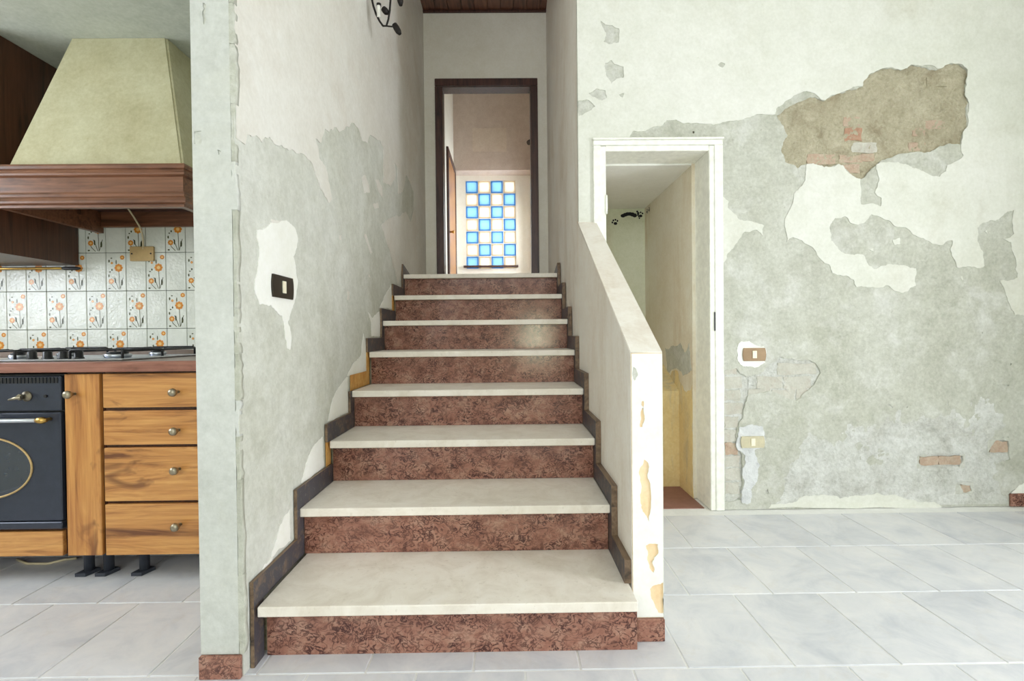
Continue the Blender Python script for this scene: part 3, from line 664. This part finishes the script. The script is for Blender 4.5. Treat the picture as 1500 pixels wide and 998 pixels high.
MB().box(HX1-.03, HX1, 6.88, 6.96, ZL, 3.5, .004).box(HX1-.03, HX1, 6.88, 7.6, 3.5, 3.58, .004).obj('trim_2', 'dark_wood', **S)
sp = thing('spotlight', 'small black spotlight high on the right wall of the upper hall', 'spotlight', (HX1, 7.0, 3.68))
MB().lathe([(.03, 0), (.03, .015), (.01, .02), (.01, .05)], (0, 0, 0), (-1, 0, 0), 14).obj('mount', 'black', sp)
MB().lathe([(.02, -.05), (.032, -.03), (.034, .04), (.03, .04)], (-.06, 0, 0), (-.5, -.5, -.5), 14).obj('lamp_head', 'black', sp)

# ------------------------------------------------------------------ staircase
st = thing('staircase', 'staircase with cream stone treads and red marble risers rising between the walls', 'staircase', (-.19, Y1, 0))
off = Vector((-.19, Y1, 0))
def part(mb, name, m, parent=st, o=off, **t):
    for v in mb.bm.verts: v.co -= o
    return mb.obj(name, m, parent, **t)
pts = [(nos(1)+.06, 0)]
for k in range(1, NS+1): pts += [(nos(k)+.06, k*RH-.031), (nos(k+1)+.06 if k < NS else YD, k*RH-.031)]
pts += [(YD, 0)]
part(MB().prism(pts, lambda u, v, w: (w, u, v), XL+.001, XR), 'stair_core', 'rough')
def nosing(k):
    x0, x1 = (-.736, .372) if k == 1 else (-.7435, .3575)
    y1 = nos(k+1)+.04 if k < NS else YD
    a = nos(k) - (.018 if k == 1 else 0)
    return MB().box(x0, x1, a, y1, k*RH-.03, k*RH, .003, 2)
for k in range(1, NS+1):
    part(nosing(k), 'tread', 'tread')
    part(MB().box(-.7425 if k > 1 else -.735, .3565 if k > 1 else .383, nos(k)+.036, nos(k)+.056, (k-1)*RH+(.0005 if k > 1 else 0), k*RH-.0305), 'riser', 'marble')
def board(x0, x1, pts, m='skirt'):
    b = MB().prism(pts, lambda u, v, w: (w, u, v), x0, x1)
    b.mats = [m, 'skirt_edge']
    for f in b.bm.faces:
        if abs(f.normal.x) < .5: f.material_index = 1
    return part(b, 'skirting_board', m)
SH = .074; rn = random.Random(3)
for side, x0, x1 in (('L', XL+.0032, -.744), ('R', .358, XR-.0005)):
    for k in range(1, NS+1):
        ya, yb = nos(k)-.02, nos(k)+.0355; zb, zt = (k-1)*RH+(SH+.001 if k > 1 else .0), k*RH-.001
        e = rn.uniform(-.004, .004)
        if not (side == 'R' and k == 1):
            if side == 'L' and k in (3, 5, 7):
                part(MB().box(x0, x0+.003, ya+.004, yb, zb, zt), 'adhesive_strip', 'ochre')
            else: board(x0, x1, [(ya+e, zb), (yb, zb), (yb, zt), (ya, zt)])
        if side == 'L' and k == 4: 
            part(MB().box(x0, x0+.003, ya+.03, nos(k+1)+.03, k*RH, k*RH+SH), 'adhesive_strip', 'ochre'); continue
        y2 = nos(k+1)+.0355 if k < NS else nos(k)+.34
        yy = ya if not (side == 'R' and k == 1) else nos(1)+.09
        if k < NS: board(x0, x1, [(yy, k*RH), (y2, k*RH), (y2, k*RH+SH), (yy+e*.5, k*RH+SH)])
        else: board(x0, x1, [(yy, k*RH), (yy+.02, k*RH+SH), (y2, k*RH+.01), (y2, k*RH)])

# ------------------------------------------------------------------ switches
def switch(label, cat, name, fn, u, v, w, h, plate, dark=False):
    c = Vector(fn(u, v, 0)); t = thing(name, label, cat, c)
    L = lambda a, b_, d: Vector(fn(u+a, v+b_, d)) - c
    n = 10; pts = []
    for s_ in (1, -1):
        for i in range(n+1):
            q = (i/n-.5)*2*s_
            pts.append((s_*(w/2-.006*q*q), q*h/2))
    MB().prism(pts, L, .002, .009).obj('cover_plate', plate, t)
    MB().prism([(-.011, -.02), (.011, -.02), (.011, .02), (-.011, .02)], L, .009, .013).obj('rocker', 'ivory', t)
    MB().prism([(-.014, -.023), (.014, -.023), (.014, .023), (-.014, .023)], L, .0085, .0095).obj('surround', 'black' if dark else plate, t)
    return t
switch('dark bronze light switch with ivory rocker on white patch of left stair wall', 'switch', 'light_switch', left, 1.664, 1.126, .155, .074, 'swdark', True)
switch('brown light switch on white patch of plaster right of the white door frame', 'switch', 'light_switch', right, 1.326, .840, .126, .070, 'swbrown')
switch('tan low cover plate set in gypsum below the brown light switch', 'socket', 'wall_socket', lambda u, v, w: right(u, v, w+.005), 1.313, .368, .13, .062, 'swtan')

# ------------------------------------------------------------------ wrought iron wall lamp
wlamp = thing('wall_lamp', 'black wrought iron wall lamp high on the left stair wall', 'wall lamp', (XL, 2.72, 2.86)); o = Vector((XL, 2.72, 2.86))
P = lambda px, py: on(px, py, 1, 2.72) - o
lo = [P(545, 0), P(547, 9), P(551, 21), P(556, 31), P(561, 38), P(566, 38), P(569, 28), P(571, 15), P(572, 0)]
cx, cz = (lo[0].x+lo[-1].x)/2, lo[0].z+.0
loop = lo + [Vector((cx+(lo[-1].x-cx)*math.cos(a), 0, cz+.16*math.sin(a))) for a in [math.pi*i/12 for i in range(1, 12)]]
MB().tube(loop, .0055, 8, closed=True).obj('iron_loop', 'iron', wlamp)
MB().tube([P(565, 38), P(574, 39), P(579, 38)], .004, 8).obj('arm', 'iron', wlamp)
def cup(px, py, px2, py2, nm='candle_cup'):
    a, b_ = P(px, py), P(px2, py2); d = b_-a; L = d.length
    MB().lathe([(.004, 0), (.015, .08*L), (.017, .4*L), (.016, .75*L), (.009, L)], a, d, 14).obj(nm, 'iron', wlamp)
cup(577, 35, 586, 50); cup(585, -14, 587, 8)
MB().tube([P(572, -6), P(580, -16), P(585, -14)], .004, 8).obj('arm', 'iron', wlamp)
cup(561, 12, 568, 20, 'rosette')
MB().lathe([(.011, 0), (.011, .07), (.009, .072)], P(555, 26), (0, 0, 1), 12).obj('lamp_socket', 'ceramic', wlamp)
MB().lathe([(.013, 0), (.013, .012)], P(555, 9), (0, 0, 1), 12).obj('collar', 'iron', wlamp)
MB().lathe([(.03, 0), (.03, .008), (.012, .02), (.008, .12)], (.003, 0, .1), (1, 0, 0), 16).obj('wall_plate', 'iron', wlamp)

# ------------------------------------------------------------------ kitchen
wk = MB().box(XW_, -.875, YK+.006, YK+.12, 0, ZK).obj('wall_kitchen', 'kwall', **S)
MB().box(-3.0, -.88, YK+.002, YK+.006, .9, 1.60).obj('tile_bed', 'wallgrout', wk)
PX, PZ = .1015, .195
wt = MB().box(-PX/2+.0012, PX/2-.0012, -.002, .005, -PZ/2+.0012, PZ/2-.0012, .0015).mesh('tile', 'walltile')
def flower_mesh():
    b = MB(); fn = lambda u, v, w: (u, -.0022-w, v)
    def fl(u, v, r, m='print_o'):
        b.mat(m)
        for i in range(8): b.disc((u+r*.72*math.cos(i*math.pi/4), v+r*.72*math.sin(i*math.pi/4)), r*.36, r*.36, fn, .0003+.00002*i, 8)
        b.mat('print_y').disc((u, v), r*.42, r*.42, fn, .0006, 10)
    def stem(p):
        b.mat('print_g')
        for (a, c), (d, e) in zip(p, p[1:]):
            L = math.hypot(d-a, e-c); nx, ny = -(e-c)/L*.0016, (d-a)/L*.0016
            n0 = len(b.bm.faces); b.bm.faces.new([b.bm.verts.new(fn(x_, z_, .0002)) for x_, z_ in ((a+nx, c+ny), (a-nx, c-ny), (d-nx, e-ny), (d+nx, e+ny))]); b._tag(n0)
    stem([(.014, .012), (.016, -.03), (.018, -.09)]); stem([(-.026, -.055), (-.02, -.07), (.0, -.09)]); stem([(.036, -.03), (.03, -.05), (.02, -.085)]); stem([(-.01, -.03), (-.002, -.05), (.012, -.088)])
    b.mat('print_g')
    for u, v, rx, ry in ((.03, -.055, .005, .016), (-.004, -.045, .004, .014), (-.034, -.085, .006, .004), (-.03, .0, .005, .003), (-.02, .01, .004, .006), (-.034, .055, .004, .008), (-.022, .07, .005, .003), (.002, .05, .003, .012), (-.036, -.02, .004, .008)): b.disc((u, v), rx, ry, fn, .0002, 8)
    fl(.014, .02, .02); fl(-.024, -.048, .0135); fl(.033, .073, .011); fl(-.02, .045, .006)
    return b.mesh('flower_print')
fm = flower_mesh()
for j in range(-1, 3):
    for i in range(-4, 17):
        x, z = -2.559+PX*(i+.5), 1.009+PZ*(j+.5)
        o = link('tile', wt, wk, (x, YK, z))
        if (i+j) % 2 == 0: link('flower_print', fm, o)

YF = 1.95
def knob(x, z, parent, y=YF, lx=0, lz=0):
    return MB().lathe([(.004, 0), (.004, .012), (.011, .016), (.0135, .024), (.0115, .031), (.005, .034)], (x-lx, y, z-lz), (0, -1, 0), 16).obj('knob', 'bronze', parent)
def front_panel(x0, x1, z0, z1, name, m, parent, ox, kx=None, kz=None):
    b = MB().box(x0-ox, x1-ox, 0, .02, z0, z1, .003, 2); p = b.obj(name, m, parent)
    k = MB().lathe([(.005, 0), (.005, .018), (.012, .022), (.0165, .032), (.0145, .041), (.006, .045)], (kx-ox, 0, kz), (0, -1, 0), 16).obj('knob', 'bronze', p)
    MB().lathe([(.006, 0), (.006, .003)], (kx-ox, 0, kz), (0, -1, 0), 12).obj('knob_rose', 'bronze', p)
    return p
def leg(x, y, parent, ox):
    b = MB().lathe([(.018, .012), (.018, .1), (.021, .1), (.021, .106)], (x-ox, y-YF, 0), (0, 0, 1), 14)
    b.prism([(x-ox-.03, y-YF-.035), (x-ox+.012, y-YF-.035), (x-ox+.03, y-YF+.02), (x-ox-.018, y-YF+.03)], lambda u, v, w: (u, v, w), .0005, .014)
    b.obj('leg', 'rubber', parent)
dr = thing('drawer_unit', 'walnut kitchen unit with four wide drawers beside the pillar', 'drawer unit', (-1.295, YF, 0)); ox = -1.295
MB().box(-1.597-ox, -.99-ox, .0205, .58, .106, .828).obj('body', 'cab_panel', dr)
for z0, z1, kz in ((.688, .822, .749), (.541, .676, .598), (.319, .530, .445), (.106, .307, .226)): front_panel(-1.592, -.995, z0, z1, 'drawer', 'wood_h', dr, ox, -1.297, kz)
for x, y in ((-1.5, 2.03), (-1.06, 2.03), (-1.5, 2.45), (-1.06, 2.45)): leg(x, y, dr, ox)
na = thing('narrow_cabinet', 'narrow walnut pull-out cabinet with one knob between oven and drawers', 'cabinet', (-1.675, YF, 0)); ox = -1.675
MB().box(-1.744-ox, -1.600-ox, .0205, .58, .106, .828).obj('body', 'cab_panel', na)
front_panel(-1.741, -1.606, .106, .822, 'door', 'wood_v', na, ox, -1.70, .745)
for x in (-1.725, -1.645): leg(x, 2.03, na, ox)
leg(-1.675, 2.45, na, ox)
ov = thing('oven', 'dark blue-grey built-in oven with oval window and brass handle', 'oven', (-2.05, YF, .21)); ox = -2.05
MB().box(-.298, .298, .0205, .56, 0, .612).obj('body', 'black', ov)
MB().box(-.294, .292, .003, .02, .468, .606, .003).obj('control_panel', 'oven', ov)
b = MB()
for i in range(40): b.box(-.285+.0143*i, -.275+.0143*i, .0, .004, .578, .600)
b.obj('vent_grille', 'black', ov)
dd = MB().box(-.294, .292, -.002, .02, .035, .462, .004).obj('door', 'oven', ov)
el = lambda n, rx, rz, y: [Vector((rx*math.cos(2*math.pi*i/n), y, .247+rz*math.sin(2*math.pi*i/n))) for i in range(n)]
MB().prism([(p.x, p.z) for p in el(40, .178, .118, 0)], lambda u, v, w: (u, w, v), -.004, -.0021).obj('window_glass', 'ovenglass', dd)
MB().tube(el(48, .180, .120, -.004), .004, 8, closed=True).obj('window_ring', 'beigeplate', dd)
MB().tube([(-.26, -.035, .438), (.23, -.035, .438)], .009, 10).obj('handle', 'steel', dd)
MB().tube([(.23, -.035, .438), (.245, -.037, .438), (.258, -.037, .438), (.272, -.035, .438)], [.009, .013, .013, .006], 10).tube([(.255, 0, .438), (.255, -.035, .438)], .007, 8).obj('handle_end', 'brass', dd)
MB().box(-.294, .292, -.004, .02, .004, .032, .003).obj('lower_trim', 'oven', ov)
def oven_knob(x):
    b = MB().lathe([(.02, 0), (.02, .006), (.009, .01), (.009, .028), (.013, .03), (.01, .036)], (x, .003, .527), (0, -1, 0), 16)
    b.tube([(x-.04, -.03, .517), (x-.015, -.033, .523), (x+.012, -.033, .527)], [.004, .006, .007], 8); b.obj('control_knob', 'bronze', ov)
for x in (-.2, -.02, .162): oven_knob(x)
MB().lathe([(.006, 0), (.006, .006)], (.235, .003, .527), (0, -1, 0), 10).obj('indicator_light', 'black', ov)
od = thing('plinth_drawer', 'low walnut drawer panel under the oven', 'drawer', (-2.05, YF, .106))
MB().box(-.294, .290, 0, .02, 0, .097, .003, 2).obj('drawer_front', 'wood_h', od)
MB().box(-.298, .298, .0205, .56, 0, .1025).obj('body', 'cab_panel', od)
for x in (-.27, .24): MB().lathe([(.018, -.106), (.018, 0)], (x, .3, 0), (0, 0, 1), 14).obj('leg', 'rubber', od)
lc = thing('base_cabinet', 'walnut base cabinet left of the oven', 'cabinet', (-2.7, YF, 0)); ox = -2.7
MB().box(-3.1-ox, -2.355-ox, .0205, .58, .106, .828).obj('body', 'cab_panel', lc)
front_panel(-3.1, -2.73, .106, .822, 'door', 'wood_v', lc, ox, -2.77, .745); front_panel(-2.724, -2.358, .106, .822, 'door', 'wood_v', lc, ox, -2.68, .745)
for x in (-3.05, -2.45): leg(x, 2.03, lc, ox); leg(x, 2.45, lc, ox)
wt_ = thing('worktop', 'brown kitchen worktop with wooden front edge over the oven', 'worktop', (-2.04, YF, .83))
MB().box(-1.15, 1.145, 0, .598, 0, .041).obj('slab', 'worktop', wt_)
MB().box(-1.15, 1.145, -.022, -.0005, .0, .041, .004, 2).obj('edge_strip', 'edge_wood', wt_)
MB().box(-1.15, 1.145, .582, .5955, .0412, .071, .002).obj('upstand', 'worktop', wt_)
hb = thing('hob', 'steel gas hob with black pan grates and four knobs on the worktop', 'hob', (-1.88, 2.235, .872))
MB().box(-.34, .34, -.25, .25, 0, .008, .003).obj('tray', 'steel', hb)
for x, y, r in ((-.2, .12, .045), (-.2, -.12, .032), (.22, .12, .035), (.22, -.12, .05)):
    c = MB().lathe([(r*.9, .008), (r, .014), (r, .022), (r*.8, .024)], (x, y, 0), (0, 0, 1), 18).obj('burner', 'steel', hb)
    MB().lathe([(r*.75, .024), (r*.8, .029), (r*.5, .033)], (x, y, 0), (0, 0, 1), 18).obj('burner_cap', 'black', c)
for x in (-.21, .22):
    b = MB(); a, d, z = .105, .23, .044
    b.tube([(x-a, -d, z-.006), (x-a, d, z-.006)], .005, 6).tube([(x+a, -d, z-.006), (x+a, d, z-.006)], .005, 6)
    for y in (-d, 0, d): b.tube([(x-a, y, .008), (x-a, y, z-.004), (x-a+.01, y, z), (x+a-.01, y, z), (x+a, y, z-.004), (x+a, y, .008)], .005, 6)
    for y in (-.12, .12):
        for s_ in (-1, 1): b.tube([(x+s_*a, y, z-.003), (x+s_*.03, y, z)], .005, 6)
    b.obj('pan_grate', 'black', hb)
for i in range(4): MB().lathe([(.019, .008), (.019, .012), (.016, .014), (.015, .036), (.012, .039)], (-.0+.0*i + (.063*i-.095)+.03, -.2, 0), (0, 0, 1), 16).obj('control_knob', 'black', hb)

# hood
hd = thing('cooker_hood', 'plastered tapering cooker hood with dark wooden moulded mantel', 'cooker hood', (-1.695, YK, 1.495)); o = Vector((-1.695, YK, 1.495))
def ring_mould(prof, x0, x1, yf, yb):
    "moulding that runs round left side, front and right side; prof = (outset, z)"
    b = MB(); n0 = 0
    rows = [[b.bm.verts.new(Vector(p)-o) for p in ((x0-q, yb, z), (x0-q, yf-q, z), (x1+q, yf-q, z), (x1+q, yb, z))] for q, z in prof]
    for A_, B_ in zip(rows, rows[1:]+rows[:1]):
        for i in range(3): b.bm.faces.new((A_[i], A_[i+1], B_[i+1], B_[i]))
    for i in (0, 3): b.bm.faces.new([r[i] for r in rows])
    bmesh.ops.recalc_face_normals(b.bm, faces=b.bm.faces); b._tag(0); return b
hx0, hx1, hy = -2.075, -1.325, 2.045
ring_mould([(-.02, 1.672), (.012, 1.672), (.014, 1.664), (.012, 1.654), (.006, 1.65), (.008, 1.64), (.012, 1.636), (.010, 1.628), (.0, 1.622), (-.02, 1.622)], hx0, hx1, hy, YK-.008).obj('upper_moulding', 'hood_wood', hd)
ring_mould([(-.02, 1.622), (-.002, 1.622), (-.002, 1.56), (-.02, 1.56)], hx0, hx1, hy, YK-.008).obj('frieze_board', 'hood_wood', hd)
ring_mould([(-.02, 1.56), (.004, 1.56), (.010, 1.55), (.010, 1.54), (.018, 1.532), (.022, 1.52), (.020, 1.512), (.008, 1.506), (.006, 1.497), (-.02, 1.497)], hx0, hx1, hy, YK-.008).obj('lower_moulding', 'hood_wood', hd)
b = MB(); lo_ = [(-2.055, 2.06, 1.672), (-1.335, 2.06, 1.672), (-1.335, YK, 1.672), (-2.055, YK, 1.672)]; hi_ = [(-1.907, 2.2, ZK-.001), (-1.488, 2.2, ZK-.001), (-1.488, YK, ZK-.001), (-1.907, YK, ZK-.001)]
A_ = [b.bm.verts.new(Vector(p)-o) for p in lo_]; B_ = [b.bm.verts.new(Vector(p)-o) for p in hi_]
for i in range(4): b.bm.faces.new((A_[i], A_[(i+1) % 4], B_[(i+1) % 4], B_[i]))
b.bm.faces.new(A_); b.bm.faces.new(B_[::-1]); bmesh.ops.recalc_face_normals(b.bm, faces=b.bm.faces)
bmesh.ops.bevel(b.bm, geom=[e for e in b.bm.edges if abs((e.verts[0].co-e.verts[1].co).z) > .3], offset=.008, segments=2, affect='EDGES')
b._tag(0); b.obj('chimney_breast', 'hoodpl', hd)
part(MB().box(-2.05, -1.345, 2.07, YK-.03, 1.60, 1.62), 'underside_panel', 'dark_wood', hd, o)
part(MB().box(-2.05, -1.345, YK-.03, YK-.008, 1.525, 1.66), 'back_board', 'hood_wood', hd, o)
wc = thing('wall_cabinet', 'dark brown wooden wall cabinet left of the cooker hood', 'cabinet', (-2.53, YK, 1.335))
MB().box(-.35, .345, -.42, -.008, 0, ZK-1.335-.002).obj('body', 'cab_panel', wc)
p = MB().box(-.345, -.003, -.442, -.4205, .01, ZK-1.345, .003).obj('door', 'wood_v', wc)
p2 = MB().box(.003, .343, -.442, -.4205, .01, ZK-1.345, .003).obj('door', 'wood_v', wc)
MB().lathe([(.004, 0), (.0135, .02), (.005, .03)], (.04, -.442, .1), (0, -1, 0), 14).obj('knob', 'bronze', p2)
MB().lathe([(.004, 0), (.0135, .02), (.005, .03)], (-.04, -.442, .1), (0, -1, 0), 14).obj('knob', 'bronze', p)
rl = thing('utensil_rail', 'slim brass utensil rail fixed across the kitchen wall tiles', 'rail', (-2.4, YK, 1.318))
MB().tube([(-.5, -.04, 0), (.20, -.04, -.001)], .0065, 8).obj('rod', 'brass', rl)
MB().tube([(.16, -.04, -.001), (.17, -.04, -.001), (.235, -.04, -.002), (.25, -.04, -.002)], [.006, .009, .009, .004], 8).obj('end_cap', 'black', rl)
MB().tube([(.21, -.04, -.001), (.21, -.0025, -.001)], .004, 8).obj('bracket', 'black', rl)
MB().tube([(-.45, -.04, 0), (-.45, -.0025, 0)], .004, 8).obj('bracket', 'black', rl)
jb = thing('junction_box', 'beige cover plate with a hanging cable on the flowered tiles', 'junction box', (-1.86, YK-.002, 1.391))
MB().box(-.06, .06, -.014, -.001, -.037, .037, .003, 2).obj('cover_plate', 'beigeplate', jb)
for x, z in ((.048, .0), (-.048, 0)): MB().lathe([(.004, 0), (.004, .002)], (x, -.014, z), (0, -1, 0), 8).obj('screw', 'black', jb)
jo = Vector((-1.86, YK-.002, 1.391))
MB().tube([on(*q)-jo for q in ((178, 292, 1, 2.44), (186, 303, 1, 2.46), (196, 318, 1, 2.48), (204, 331, 1, 2.51), (208, 342, 1, 2.53), (209.5, 352, 1, 2.535), (210, 366, 1, 2.538))], .0042, 8).obj('cable', 'cable', jb)
fc = [on(25, 820, 2, .006), on(40, 826, 2, .006), on(70, 826, 2, .006), on(95, 820, 2, .006), on(112, 818, 2, .006)]
cb = MB().tube([Vector(p)-Vector(fc[0]) for p in fc], .005, 8).obj('loose_cable', 'cable', None, label='pale loose cable lying on the floor under the oven', category='cable'); cb.location = fc[0]
